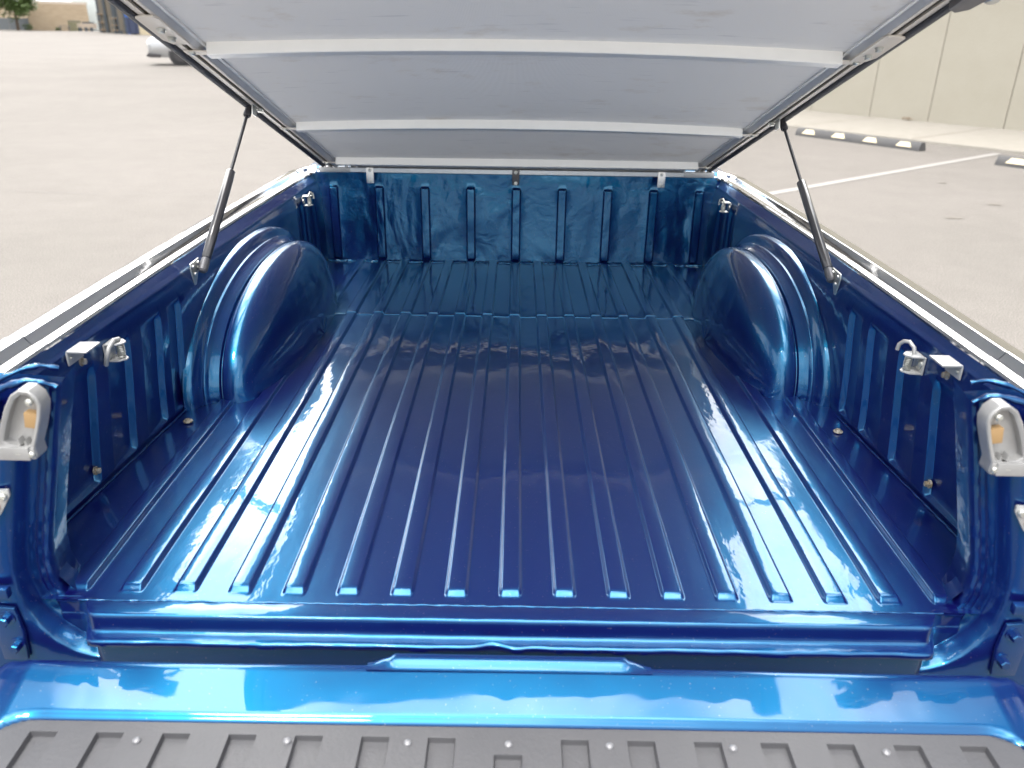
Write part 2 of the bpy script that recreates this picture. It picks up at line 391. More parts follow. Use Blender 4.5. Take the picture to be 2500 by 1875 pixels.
    # front corner piece: rises and curves inwards behind the headboard
    rows = []
    for i in range(13):
        t = i/12; an = t*R(78)
        cx, cy = .690, 1.848
        row = []
        for x, z in rp:
            rr = x-cx
            row.append((s*(cx+rr*math.cos(an)), cy+rr*math.sin(an), z+.0008+.012*t*t))
        rows.append(row)
    MB().grid(rows, flip=(s > 0)).build('rail_corner_cap', CHROME, truck, smooth=35)
    # ---- outer quarter panel
    q = [(.800, .287), (.835, .275), (.875, .24), (.905, .17), (.92, .05), (.925, -.1), (.90, -.28), (.86, -.34)]
    rows = [[(s*(x-.03*sm((-.02-y)/.1)), y, z) for x, z in q] for y in [-.06]+frange(0, 2.3, .1)]
    MB().grid(rows, flip=(s > 0)).build('quarter_panel', P_GATE, truck, smooth=60)

    # ---- tail post: opening outline swept with a stepped profile
    C = [(.588, -.052), (.603, -.050), (.622, -.043), (.639, -.029), (.651, -.011), (.659, .008), (.6625, .03), (.6625, .06), (.6575, .09), (.650, .12), (.640, .16), (.628, .205), (.617, .25), (.606, .29), (.598, .318), (.594, .336)]
    offs = [(.012, .060), (.004, .012), (0, -.002), (.002, -.010), (.006, -.012), (.011, -.010), (.0145, -.013), (.019, -.012), (.0225, -.016), (.026, -.018), (.0285, -.024), (.031, -.040), (.036, -.045), (.060, -.048), (.100, -.050), (.170, -.052), (.235, -.05)]
    rows = []
    Cv = [Vector(c) for c in C]
    fine = []
    for i in range(len(Cv)-1):
        for k in range(4): fine.append(Cv[i].lerp(Cv[i+1], k/4))
    fine.append(Cv[-1])
    for i, c in enumerate(fine):
        t = (fine[min(i+2, len(fine)-1)]-fine[max(i-2, 0)]).normalized()
        nrm = Vector((t.y, -t.x))
        hf = sm((c.y+.055)/.1)
        row = []
        for j, (o, d) in enumerate(offs):
            if j >= 12:
                X = c.x+nrm.x*.036*1+(o-.036); Z = c.y+nrm.y*.036
                if j >= 13: Z = interp(i, [0, 12, 20, len(fine)-1], [-.16, -.10, c.y-.01, .30])
                if j >= 14: X = max(X, .70+(o-.10)); 
                if c.y > .25 and j >= 13: Z = min(Z, .30-.02*(j-13))
            else: X = c.x+nrm.x*o; Z = c.y+nrm.y*o
            wb = .0008*rnoise(i*.05+j) if j in (4, 5, 6, 7, 8) else 0
            row.append((s*(X+wb), d+wb+.012*(1-hf)*(j < 11), Z))
        rows.append(row)
    post = MB().grid(rows).build('tail_post', P_WALL, truck, smooth=45)
    # inner return between post and side wall, and its crinkled top ledge
    MB().grid([[(s*(interp(z, [-.07, .03, .06, .12, .20, .29, .336], [.585, .6625, .6625, .650, .629, .606, .594])+.002), .0, z), (s*(interp(z, [-.07, .03, .06, .12, .20, .29, .336], [.585, .6625, .6625, .650, .629, .606, .594])+.01), .035, z), (s*(xb(0)-.04*(z/.3)), .05, z), (s*.78, .05, z)] for z in frange(0, .33, .03)]).build('post_inner_panel', P_WALL, truck)
    pts = [(s*.592, -.018, .338), (s*.605, -.022, .347), (s*.625, -.024, .350), (s*.650, -.026, .343), (s*.675, -.030, .330), (s*.70, -.032, .318)]
    bead([Vector(pts[i]).lerp(Vector(pts[i+1]), k/3) for i in range(5) for k in range(3)], .0042, 'post_top_ledge', 31+s, truck, P_WALL)
    pts = [(s*.612, .03, .345), (s*.630, .022, .352), (s*.652, .012, .350), (s*.680, 0, .338), (s*.71, -.015, .322), (s*.74, -.03, .305)]
    bead([Vector(pts[i]).lerp(Vector(pts[i+1]), k/3) for i in range(5) for k in range(3)], .0034, 'drip_channel', 41+s, truck, P_WALL)

    # ---- striker housing on the post (arched die-cast cup with block, screws)
    def hp(u, v, h): return (s*u, -.046-h, v)
    def hq(u, v, h): return (s*(u*.973+.007), -.046-h, .7635+(v-.7635)*.973-.006)
    outer = [(.6165, .268), (.607, .290), (.599, .312), (.5955, .328), (.599, .341), (.608, .3495), (.620, .350), (.632, .342), (.643, .325), (.655, .300), (.668, .262), (.669, .252), (.632, .2485), (.618, .2505), (.6155, .256)]
    inner = [(.622, .270), (.613, .291), (.6055, .312), (.602, .327), (.605, .337), (.611, .3425), (.619, .3425), (.628, .336), (.6375, .320), (.648, .297), (.656, .276), (.650, .272), (.640, .270), (.632, .270), (.627, .270)]
    b = MB(); n = len(outer)
    b.grid([[hq(u, v, h) for u, v in outer] for h in (-.004, .014, .018)]+[[hq(u*.75+a*.25, v*.75+c*.25, .020) for (u, v), (a, c) in zip(outer, inner)]]+[[hq(u, v, h) for u, v in inner] for h in (.018, .006)], close_u=True)
    o = len(b.v)-n; b.f.append(tuple(range(o, o+n)))
    b.box((s*.633, -.062, .268), (.040, .016, .018))
    b.box((s*.613, -.062, .2675), (.011, .010, .015))
    b.prism([(.626, .268), (.628, .279), (.631, .270), (.635, .270), (.637, .280), (.640, .268)], hq, .006, .018)
    hs = b.build('striker_housing', CAST, truck, smooth=40, bevel=.0012)
    MB().box((s*.6045, -.058, .3125), (.016, .012, .021), Matrix.Rotation(s*R(-8), 3, 'Y')).build('wear_block', TAN, hs, bevel=.001)
    for (u, v) in ((.599, .3395), (.612, .266), (.627, .268)):
        MB().lathe((s*u, -.064, v), (0, -1, 0), [(0, .0045), (.004, .0045), (.0055, .003)], 14).box((s*u, -.0696, v), (.006, .001, .001)).build('screw', STEEL, hs)

    # ---- clear plate with screws, hinge bar, two hinge bolts
    pl = MB().prism([(.664, .206), (.700, .203), (.735, .205), (.735, .13), (.700, .150), (.682, .168), (.664, .196)], hp, .004, .0075).build('hinge_cover_plate', WHITEP, truck, bevel=.001)
    MB().lathe((s*.672, -.0535, .196), (0, -1, 0), [(0, .0055), (.004, .0055), (.0055, .004)], 16).box((s*.672, -.0592, .196), (.009, .001, .0012), Matrix.Rotation(R(35), 3, 'Y')).build('screw', STEEL, pl)
    MB().lathe((s*.687, -.0535, .180), (0, -1, 0), [(0, .0065), (.006, .0065), (.009, .004)], 12).build('orange_fastener', BRASS, pl)
    MB().box((s*.722, -.062, .046), (.055, .012, .016)).build('bump_stop', P_WALL, truck, bevel=.003)
    hg = MB().prism([(.700, .012), (.725, .015), (.738, .0), (.735, -.08), (.700, -.08), (.695, -.03)], hp, .004, .010).build('hinge_plate', P_WALL, truck, bevel=.002)
    for (u, v) in ((.7125, -.004), (.708, -.0515)):
        MB().lathe((s*u, -.055, v), (0, -1, 0), [(0, .0115), (.003, .0115), (.0031, .009)], 20).lathe((s*u, -.058, v), (0, -1, 0), [(0, .0075), (.009, .0075), (.0105, .006)], 6).build('hinge_bolt', P_WALL, hg, smooth=25)

    # ---- hardware on the side wall
    # angle bracket (retention hook) near the rail
    ab = MB(); ab.box((s*.7095, .240, .281), (.003, .046, .022)); ab.box((s*.6935, .240, .2935), (.033, .046, .003))
    br = ab.build('angle_bracket', WHITEP, truck, bevel=.0006)
    MB().lathe((s*.7075, .225, .281), (-s, 0, 0), [(0, .0035), (.002, .0035), (.003, .002)], 12).build('rivet', STEEL, br)
    for (yv, zv, m_) in ((.262, .262, DIRTY), (.290, .040, DIRTY)):
        MB().lathe((s*(wx(yv, zv)+.002), yv-.004, zv), (-s, 0, 0), [(0, .008), (.003, .008), (.0031, .005)], 14).lathe((s*(wx(yv, zv)-.001), yv-.004, zv), (-s, 0, 0), [(0, .0055), (.006, .0055), (.007, .004)], 6).build('wall_bolt', m_, truck, smooth=25)
    # tie-down cleats: U plate, coil, washer, swinging hook
    for (yv, zv, kx, hook) in ((.345, .248, .7085, True), (1.685, .258, .698, True)):
        b = MB(); sc = .9 if yv < 1 else .75
        b.box((s*kx, yv, zv), (.003, .040*sc, .036*sc))
        for dz in (-.016, .014):
            b.prism([(0, -.019), (.020, -.016), (.030, -.004), (.030, .004), (.020, .016), (0, .019)], lambda u, v, h: (s*(kx-u), yv+v*sc, zv+dz+h), 0, .003)
        tp = b.build('tie_down', STEEL if yv > 1 else WHITEP, truck, bevel=.0008)
        c = MB(); pts = [(s*(kx-.020+.006*math.cos(t*.8)), yv+.006*math.sin(t*.8), zv-.012+.025*t/62) for t in range(0, 63)]
        c.tube(pts, .0013, 6).build('coil_spring', STEEL, tp)
        MB().lathe((s*(kx-.001), yv-.006, zv), (-s, 0, 0), [(0, .009), (.003, .009), (.005, .005)], 16).build('washer', STEEL, tp)
        if yv > 1:
            pts = [(s*(kx-.020), yv-.004, zv+.018), (s*(kx-.024), yv+.002, zv+.026), (s*(kx-.031), yv+.008, zv+.022), (s*(kx-.033), yv+.008, zv+.006)]
            MB().tube(pts, .0035, 10).build('hook', STEEL, tp, smooth=60)
        elif s > 0:
            pts = [(s*(kx-.012), yv, zv+.016), (s*(kx-.014), yv+.002, zv+.028), (s*(kx-.020), yv+.010, zv+.036), (s*(kx-.026), yv+.017, zv+.034), (s*(kx-.031), yv+.022, zv+.027), (s*(kx-.032), yv+.023, zv+.016)]
            MB().tube(pts, .0036, 10).build('hook', CAST, tp, smooth=60)
        else:
            pts = [(s*(kx-.002), yv-.024, zv-.018), (s*(kx-.008), yv-.028, zv-.002), (s*(kx-.012), yv-.022, zv+.014), (s*(kx-.015), yv-.008, zv+.022), (s*(kx-.018), yv+.004, zv+.020)]
            MB().tube(pts, .0042, 10).build('hook', CAST, tp, smooth=60)
    # floor bolt beside the housing foot
    MB().lathe((s*.690, .565, .002), (0, 0, 1), [(0, .010), (.002, .010), (.003, .006), (.006, .005)], 14).build('floor_bolt', DIRTY, truck)

# ---- tailgate (lowered)
def tgz(x, y):
    # painted top face: rounded front edge, slight crown, rolls down to the liner
    z = -.030-.285*max(0, -.110-y)
    if y < -.20: z = -.0557-.06*(-.20-y)
    if y > -.114: z -= .018*(1-math.sqrt(max(0, 1-((y+.114)/.0152)**2)))
    z += .0012*math.sin(x*6+1)
    return z
LW, LR, LY = .668, .056, -.184     # liner half width, corner radius, front edge
def gate_dip(x, y):
    # inside the liner outline?
    ax = abs(x)
    yy = LY
    if ax > LW-LR: yy = LY-LR+math.sqrt(max(0, LR**2-min(ax-(LW-LR), LR)**2))
    if ax > LW: d = -(ax-LW)
    else: d = yy-y
    return .0045*sm((d+.008)/.009)+.03*sm((d-.001)/.008)
gx = frange(-.715, .715, .011); gy = [-.099, -.0995, -.101, -.104, -.108, -.114, -.12, -.13, -.14, -.15]+frange(-.153, -.20, .002)+frange(-.204, -.26, .008)+frange(-.28, -.62, .03)
def gate_pt(x, y):
    e = sm((abs(x)-.66)/.055)
    yy = min(y, -.099-.018*e*e)
    return (x*(1-.0), yy, tgz(x, y)-.016*e*e-gate_dip(x, y))
rows = [[(x, -.103, -.085) for x in gx], [(x, -.0995, -.055) for x in gx]]+[[gate_pt(x, y) for x in gx] for y in gy]
rows += [[(x, -.63, -.06) for x in gx], [(x, -.63, -.085) for x in gx]]
gate = MB().grid(rows, close_v=True).build('tailgate', P_GATE, truck, smooth=60)
# raised grip lip in the middle of its front edge
rows = []
for x in frange(-.195, .195, .006):
    k = sm((.195-abs(x))/.03)*.6+sm((.168-abs(x))/.010)*.4
    rows.append([(x, -.118, -.0300), (x, -.113, -.030+.001*k), (x, -.107+.001*k, -.031+.006*k), (x, -.103+.003*k, -.032+.010*k), (x, -.099+.006*k, -.034+.0105*k), (x, -.098+.010*k, -.037+.008*k), (x, -.098+.009*k, -.046)])
MB().grid(rows).build('grip_lip', P_GATE, gate, smooth=60)
# plastic liner with pressed pockets
def pocket(x, y):
    k = round(x/.0845)
    y1 = -.2045 if k else -.2285
    d = abs(x-k*.0845)
    if abs(k) > 7: return 0
    return sm((.0178-d)/.0016)*sm((y1-y)/.0016)*sm((y+.55)/.01)
lx = sorted(set([round(k*.0845+o, 5) for k in range(-7, 8) for o in (-.03, -.0182, -.0178, -.0174, -.0170, -.0166, -.0162, -.0158, 0, .0158, .0162, .0166, .0170, .0174, .0178, .0182, .03)]+[round(sx*(LW-LR+LR*math.sin(a*R(9))), 5) for sx in (-1, 1) for a in range(0, 11)]))
ly = [-.1835]+frange(-.185, -.2035, .0015)+frange(-.2039, -.2069, .0004)+frange(-.21, -.226, .004)+frange(-.228, -.2310, .0004)+[-.25]+frange(-.28, -.54, .05)+[-.545, -.548, -.551, -.56, -.6]
def lin(x, y):
    ax = abs(x); top = LY
    if ax > LW-LR: top = LY-LR+math.sqrt(max(0, LR**2-(ax-(LW-LR))**2))
    yy = min(y, top)
    edge = sm((top-yy)/.004)*sm((LW+.0001-ax)/.004)
    return (x, yy, -.0615-.04*max(0, -.184-yy)+.0045*edge-.0085*pocket(x, yy))
liner = MB().grid([[lin(x, y) for x in lx] for y in ly]).build('tailgate_liner', LINER, truck, smooth=35)
for px in (-.468, -.279, -.127, .0005, .128, .284, .476):
    MB().lathe((px, -.2175+(.003 if abs(px) < .4 else 0), -.0585), (0, 0, 1), [(0, .0052), (.0025, .005), (.0042, .0032), (.0048, .001)], 14).build('rivet', RIVET, liner)

MB().lathe((-.812, 1.02, .288), (0, 1, 0), [(0, .006), (.01, .012), (.09, .014), (.13, .010), (.14, .004)], 12).build('side_emblem', CHROME, truck)
# underside so that nothing shows through
MB().grid([[(x, y, -.13) for x in (-.86, 0, .86)] for y in (-.06, 1., 2.2)]).build('bed_underside', DARK, truck)

# ================================================================== LID
AL = .3172; YAWL = .0104
LM = Matrix.Translation((0, 1.88, .35)) @ Matrix.Rotation(YAWL, 4, 'Z')
LA = Vector((0, -math.cos(AL), math.sin(AL))); LN = Vector((0, math.sin(AL), math.cos(AL)))
def lp(x, d, n): return LM @ (Vector((x, 0, 0))+LA*d+LN*n)
LEN = 1.93
def crown(x, d): return .013*(1-min(1, (x/.6)**2))*sm(d/.5)
fx = frange(-.604, .604, .0402); fd = frange(.02, LEN-.03, .08)
rows_b = [[lp(x, d, crown(x, d)) for x in fx] for d in fd]
rows_t = [[lp(x*1.12, d, crown(x, d)+.026) for x in fx] for d in reversed(fd)]
lid = MB().grid(rows_b+rows_t, close_v=True).build('tonneau_cover', FAB, truck, smooth=60)
tag(lid, 'open tonneau cover with a grey lining and aluminium bows')
for s in (-1, 1):
    def ext(prof, d0=.0, d1=LEN):
        return MB().grid([[lp(s*x, d, n) for x, n in prof] for d in frange(d0, d1, .05)], flip=(s < 0))
    ext([(.598, .006), (.6012, .003), (.6035, .002), (.6045, -.0035), (.6085, -.0045), (.6095, -.0025), (.6115, -.0028), (.6135, -.0055), (.6165, -.0085), (.6192, -.0122)]).build('side_channel', SIDEALU, lid, smooth=30)
    ext([(.619, -.002), (.6195, -.0125), (.6215, -.0135), (.6265, -.0135), (.6265, -.0095)]).build('slot_rail', CREAM, lid, smooth=30)
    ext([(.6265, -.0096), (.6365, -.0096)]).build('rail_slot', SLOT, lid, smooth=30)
    ext([(.6365, -.0095), (.6365, -.0135), (.644, -.0135), (.6455, -.008), (.6480, -.006), (.6575, -.0065)]).build('slot_rail', CREAM, lid, smooth=30)
    ext([(.6570, -.003), (.6575, -.0095), (.6605, -.0115), (.6625, -.0095), (.6650, -.0110), (.669, -.0125), (.674, -.0105), (.6785, -.004), (.680, .004), (.679, .018), (.674, .028), (.655, .030)]).build('edge_seal', RUB, lid, smooth=40)
    # clamp plate with two bolts
    dc = .042 if s < 0 else 0
    b = MB().prism([(.6155, 1.262), (.6175, 1.390), (.6225, 1.402), (.6405, 1.402), (.6555, 1.394), (.6555, 1.285), (.6455, 1.262)], lambda u, v, h: lp(s*u, v+dc, -.0138-h), 0, .004)
    cp = b.build('clamp_plate', CREAM, lid, bevel=.0005)
    for dd in (1.298, 1.342):
        MB().lathe(lp(s*.634, dd+dc, -.0175), -LN, [(0, .0085), (.0015, .0085), (.0016, .0062), (.006, .0062), (.007, .005)], 14).build('bolt', STEEL, cp, smooth=25)
    # end cap of the rubber and the corner bolt
    MB().prism([(.655, 1.532), (.672, 1.518), (.688, 1.532), (.694, 1.58), (.69, 1.70), (.650, 1.70)], lambda u, v, h: lp(s*u, v, -.016-h), -.03, .003).build('corner_cap', ENDF, lid, bevel=.002)
    MB().lathe(lp(s*.706, 1.560, -.004), -LN, [(-.02, .010), (0, .010), (.001, .016), (.004, .016), (.0041, .011), (.012, .011), (.0135, .009)], 18).build('corner_bolt', STEEL, lid, smooth=25)
# cross bows
for (d, dep, hgt, cw) in ((.118, .026, .023, .3), (.619, .024, .022, .9), (1.265, .026, .0235, 1.15), (1.80, .026, .0235, 1.15)):
    xs_ = frange(-.6, .6, .05)
    rows = []
    for x in xs_:
        c = crown(x, d)*cw
        rows.append([lp(x, d+.0, c+.003), lp(x, d, c-hgt+.002), lp(x, d-.0015, c-hgt), lp(x, d-dep+.0015, c-hgt), lp(x, d-dep, c-hgt+.002), lp(x, d-dep, c+.003)])
    b = MB().grid(rows, close_u=True); n = len(xs_); b.f.append(tuple(range(5, -1, -1))); b.f.append(tuple(range((n-1)*6, n*6)))
    bar = b.build('cross_bow', ALUBAR, lid, smooth=30)
    for s in (-1, 1):
        MB().box((0, 0, 0), (.046, dep*.8, .0025)).build('bow_tab', CREAM, lid, M=Matrix.Translation(lp(s*.622, d-dep*.55, -.0152)) @ Matrix.Rotation(YAWL, 4, 'Z') @ Matrix.Rotation(-AL, 4, 'X'))
        MB().lathe(lp(s*.6315, d-dep*.45, -.0155), -LN, [(0, .0065), (.004, .0062), (.006, .004)], 12).build('bow_bolt', STEEL, lid)
# hinge extrusion on the headboard, mounting tabs
hin = MB()
hp_ = [(1.905, .3215), (1.874, .3215), (1.869, .324), (1.868, .338), (1.870, .3405), (1.878, .3405), (1.882, .350), (1.905, .352)]
hin.grid([[(x, y, z) for y, z in hp_] for x in frange(-.575, .575, .1)], close_u=True)
hinge = hin.build('hinge_extrusion', ALU, truck, smooth=30, bevel=0)
hin2 = MB(); hin2.grid([[lp(x, .090, -.002), lp(x, .090, -.017), lp(x, .030, -.012), lp(x, .030, .004)] for x in frange(-.60, .60, .1)], close_u=True)
hin2.build('hinge_leaf', ALUBAR, lid, smooth=30)
MB().grid([[(x, 1.884, .3495), lp(x, .035, .001), lp(x, .02, .02), (x, 1.90, .3525)] for x in frange(-.66, .66, .06)], close_u=True).build('added_gap_strip', RUB, lid)  # dark strip added to close the hinge gap, keeping bright reflections off the floor
for s in (-1, 1):
    MB().box((s*.628, 1.884, .331), (.108, .030, .018)).build('corner_filler', WHITEP, truck, bevel=.002)
for i, (x, mt) in enumerate(((-.507, ALU), (-.003, ROD), (.500, ALU))):
    tb = MB().prism([(x-.0125, .287), (x-.0125, .340), (x+.0125, .340), (x+.0125, .287)], lambda u, v, h: (u, 1.8675-h, v), 0, .0025).build('hinge_tab', mt, truck, bevel=.0008)
    for zz_ in (.294, .331):
        MB().lathe((x, 1.8648, zz_), (0, -1, 0), [(0, .006), (.001, .006), (.0011, .0042), (.0035, .0042), (.0045, .003)], 14).build('bolt', STEEL, tb, smooth=25)
for x in (-.586, -.55, .575):
    MB().lathe((x, 1.866, .342), (0, -1, .3), [(0, .005), (.004, .005), (.006, .003)], 12).build('rivet', ALU, hinge)

# gas struts
for s in (-1, 1):
    db = .842 if s < 0 else .775
    A = Vector((s*(.690 if s < 0 else .697), .765, .284)); B = Vector(lp(s*.656, db, -.022)); dv = (B-A).normalized(); Ln = (B-A).length
    st = MB().tube([A+dv*.022, A+dv*.024, A+dv*(Ln*.585), A+dv*(Ln*.585+.004)], [.0085, .0105, .0105, .007], 20).build('gas_strut', STRUT, truck, smooth=50)
    MB().tube([A+dv*(Ln*.585), B-dv*.015], .0038, 12).build('piston_rod', ROD, st)
    MB().tube([A-dv*.012, A-dv*.008, A+dv*.012, A+dv*.022], [.007, .0105, .0105, .0085], 16).build('end_fitting', ENDF, st)
    MB().tube([B-dv*.020, B-dv*.017, B-dv*.002, B+dv*.006], [.0075, .009, .0085, .006], 14).build('end_fitting', RUB, st)
    MB().lathe(A, (s, 0, 0), [(-.002, .004), (.016, .004)], 10).build('ball_stud', STEEL, st)
    bk = MB().prism([(-.026, .020), (.022, .022), (.020, .008), (-.008, -.030), (-.016, -.030), (-.028, .006)], lambda u, v, h: (s*(.7015+h), .752+u*-1*(-1), .281+v), 0, .003).build('strut_bracket', STEEL, truck, bevel=.0006)
    for (u, v) in ((-.018, .012), (.012, .014), (-.010, -.006)):
        MB().lathe((s*.7015, .752+u, .281+v), (-s, 0, 0), [(0, .004), (.003, .0035)], 10).build('rivet', ALU, bk)
    # bracket at the lid end
    MB().box((0, 0, 0), (.003, .030, .028)).build('lid_bracket', STEEL, lid, bevel=.0005, M=Matrix.Translation(lp(s*.6425, db, -.022)) @ Matrix.Rotation(-AL, 4, 'X'))
    MB().lathe(lp(s*.637, db-.027, -.0145), -LN, [(0, .009), (.002, .009), (.0021, .006), (.007, .006)], 14).build('bolt', STEEL, lid, smooth=25)

# cab beyond the hinge (hidden behind the lid from the rear)
b = MB()
def cabring(z, hw, y0, y1): return [(-hw, y0, z), (hw, y0, z), (hw+.03, (y0+y1)/2, z), (hw, y1, z), (-hw, y1, z), (-hw-.03, (y0+y1)/2, z)]
b.grid([cabring(.0, .80, 2.02, 3.3), cabring(.30, .78, 2.02, 3.3), cabring(.33, .68, 2.05, 3.2), cabring(.52, .63, 2.24, 3.0), cabring(.60, .60, 2.36, 2.9), cabring(.61, .5, 2.5, 2.8)], close_u=True)
b.f.append(tuple(range(len(b.v)-6, len(b.v))))
cab = b.build('cab', P_GATE, truck, smooth=30)

# ================================================================== THE PLACE
def asphalt():
    m = mat('weathered_asphalt', (.16, .15, .14), 1.0, spec=.12); t = m.node_tree; b = t.nodes['Principled BSDF']; tcn = nd(t, 'ShaderNodeTexCoord')
    def noise(sc, det, rg, st=(1, 1, 1)):
        q = nd(t, 'ShaderNodeMapping'); q.inputs['Scale'].default_value = st
        n = nd(t, 'ShaderNodeTexNoise', inp={'Scale': sc, 'Detail': det, 'Roughness': rg})
        t.links.new(tcn.outputs['Object'], q.inputs['Vector']); t.links.new(q.outputs[0], n.inputs['Vector']); return n
    fine = noise(130, 2, .8); mid = noise(3.5, 4, .6); big = noise(.35, 4, .55); st = noise(.9, 3, .6, (1, .3, 1))
    r1 = nd(t, 'ShaderNodeValToRGB'); e = r1.color_ramp.elements; e[0].position = .3; e[1].position = .72; e[0].color = (.075, .070, .065, 1); e[1].color = (.225, .212, .200, 1)
    r2 = nd(t, 'ShaderNodeValToRGB'); e = r2.color_ramp.elements; e[0].position = .3; e[1].position = .75; e[0].color = (.95, .945, .94, 1); e[1].color = (1.05, 1.045, 1.04, 1)
    r3 = nd(t, 'ShaderNodeValToRGB'); e = r3.color_ramp.elements; e[0].position = .34; e[1].position = .66; e[0].color = (.93, .925, .91, 1); e[1].color = (1.04, 1.03, 1.02, 1)
    m1 = nd(t, 'ShaderNodeMix', data_type='RGBA', blend_type='MULTIPLY'); m2 = nd(t, 'ShaderNodeMix', data_type='RGBA', blend_type='MULTIPLY')
    m1.inputs['Factor'].default_value = 1; m2.inputs['Factor'].default_value = 1
    t.links.new(fine.outputs['Fac'], r1.inputs[0]); t.links.new(mid.outputs['Fac'], r2.inputs[0]); t.links.new(big.outputs['Fac'], r3.inputs[0])
    t.links.new(r1.outputs[0], m1.inputs['A']); t.links.new(r2.outputs[0], m1.inputs['B']); t.links.new(m1.outputs['Result'], m2.inputs['A']); t.links.new(r3.outputs[0], m2.inputs['B'])
    t.links.new(m2.outputs['Result'], b.inputs['Base Color'])
    bp = nd(t, 'ShaderNodeBump', inp={'Strength': .6, 'Distance': .004}); t.links.new(fine.outputs['Fac'], bp.inputs['Height']); t.links.new(bp.outputs[0], b.inputs['Normal'])
    return m
ASPH = asphalt()
CONC = mat('pale_concrete', (.23, .215, .19), .85, var=(6, .3, (.19, .175, .15)), bump=(60, .002))
WALLM = mat('cream_concrete_wall', (.335, .315, .265), .8, var=(1.2, .35, (.29, .27, .22)), bump=(30, .003))
JOINT = mat('wall_joint', (.17, .14, .11), .9)
LINE = mat('faded_line_paint', (.245, .235, .225), .8, var=(14, .25, (.19, .18, .17)))
STAIN = mat('oil_stain', (.11, .092, .075), .9, var=(25, .2, (.15, .14, .125)))
g = MB().grid([[(x, y, 0) for x in (-1500, -60, -20, 0, 20, 60, 1500)] for y in (-1500, -60, -20, 0, 20, 60, 200, 1500)]).build('parking_lot', ASPH)
tag(g, kind='structure')
U = Vector((.62, -.785, 0)).normalized(); Nn = Vector((.785, .62, 0)).normalized()
W0 = Vector((6.5, 13.3, 0))
def wp(a, d, z): return W0+U*a+Nn*d+Vector((0, 0, z))
# sidewalk
b = MB().grid([[wp(a, -2.45, 0) for a in (-30, 30)], [wp(a, -2.44, .035) for a in (-30, 30)], [wp(a, -2.40, .042) for a in (-30, 30)], [wp(a, 0.2, .05) for a in (-30, 30)]])
tag(b.build('sidewalk', CONC), kind='structure')
b = MB()
for a in frange(-29, 29, 1.9):
    b.grid([[wp(a+.5, -2.42, .047), wp(a+.515, -2.42, .047)], [wp(a+.5, 0, .0525), wp(a+.515, 0, .0525)]])
tag(b.build('sidewalk_joints', JOINT, smooth=0), kind='structure')
# painted line
a0, a1 = Vector((6.10, 9.58, .004)), Vector((1.2, 5.65, .004)); dl = (a1-a0).normalized(); pn = Vector((-dl.y, dl.x, 0))*.05
tag(MB().grid([[a0-pn, a0+pn], [a1-pn, a1+pn]]).build('parking_line', LINE, smooth=0), kind='structure')
b = MB()
for (cx, cy, rx, ry) in ((3.58, 5.62, .07, .03), (4.24, 6.22, .06, .03), (4.3, 7.3, .05, .02)):
    b.add([(cx, cy, .0045)]+[(cx+rx*math.cos(t)*(1+.25*math.sin(3*t+cx)), cy+ry*math.sin(t)*(1+.2*math.cos(5*t)), .0045) for t in [2*math.pi*k/18 for k in range(18)]], [(0, k+1, (k+1) % 18+1) for k in range(18)])
tag(b.build('oil_stains', STAIN, smooth=0), kind='structure')
CRK = mat('tar_crack', (.145, .135, .125), .9, var=(9, .25, (.19, .18, .17)))
b = MB(); rnd = random.Random(12)
for (x0, y0, x1, y1, wd) in ((-9.5, 5.6, -1.9, 6.3, .008), (-24, 22, -5, 26, .02)):
    n_ = 60; pts = []
    for i in range(n_+1):
        t_ = i/n_; pts.append((x0+(x1-x0)*t_+rnd.uniform(-.03, .03), y0+(y1-y0)*t_+.12*math.sin(t_*9+x0)+rnd.uniform(-.03, .03)))
    b.grid([[(px-wd*.3, py-wd*rnd.uniform(.2, .6), .0042), (px+wd*.3, py+wd*rnd.uniform(.2, .6), .0042)] for px, py in pts])
tag(b.build('pavement_cracks', CRK, smooth=0), kind='structure')
# building on the right
bl = empty('warehouse', loc=tuple(W0)); tag(bl, 'cream concrete building with vertical panel joints beyond the sidewalk', 'building')
jt = sorted([-2.9, -1.75, -.60, .43, 1.62, 2.75, 3.9, 5.05, 6.2, 7.3, -4.05, -5.2, -6.4, -7.6, -9, 8.5, 9.7, 11, -30, 30])
for a, c in zip(jt[:-1], jt[1:]):
    b = MB().add([wp(x, d, z)-W0 for d in (0, .25) for x, z in ((a+.006, .0), (c-.006, .0), (c-.006, 7.2), (a+.006, 7.2))], [(0, 1, 2, 3), (7, 6, 5, 4), (0, 4, 5, 1), (3, 2, 6, 7), (0, 3, 7, 4), (1, 5, 6, 2)])
    b.build('wall_panel', WALLM, bl, smooth=0)
MB().add([wp(x, .03, z)-W0 for x, z in ((-30, 0), (30, 0), (30, 7.15), (-30, 7.15))], [(0, 1, 2, 3)]).build('joint_backing', JOINT, bl, smooth=0)
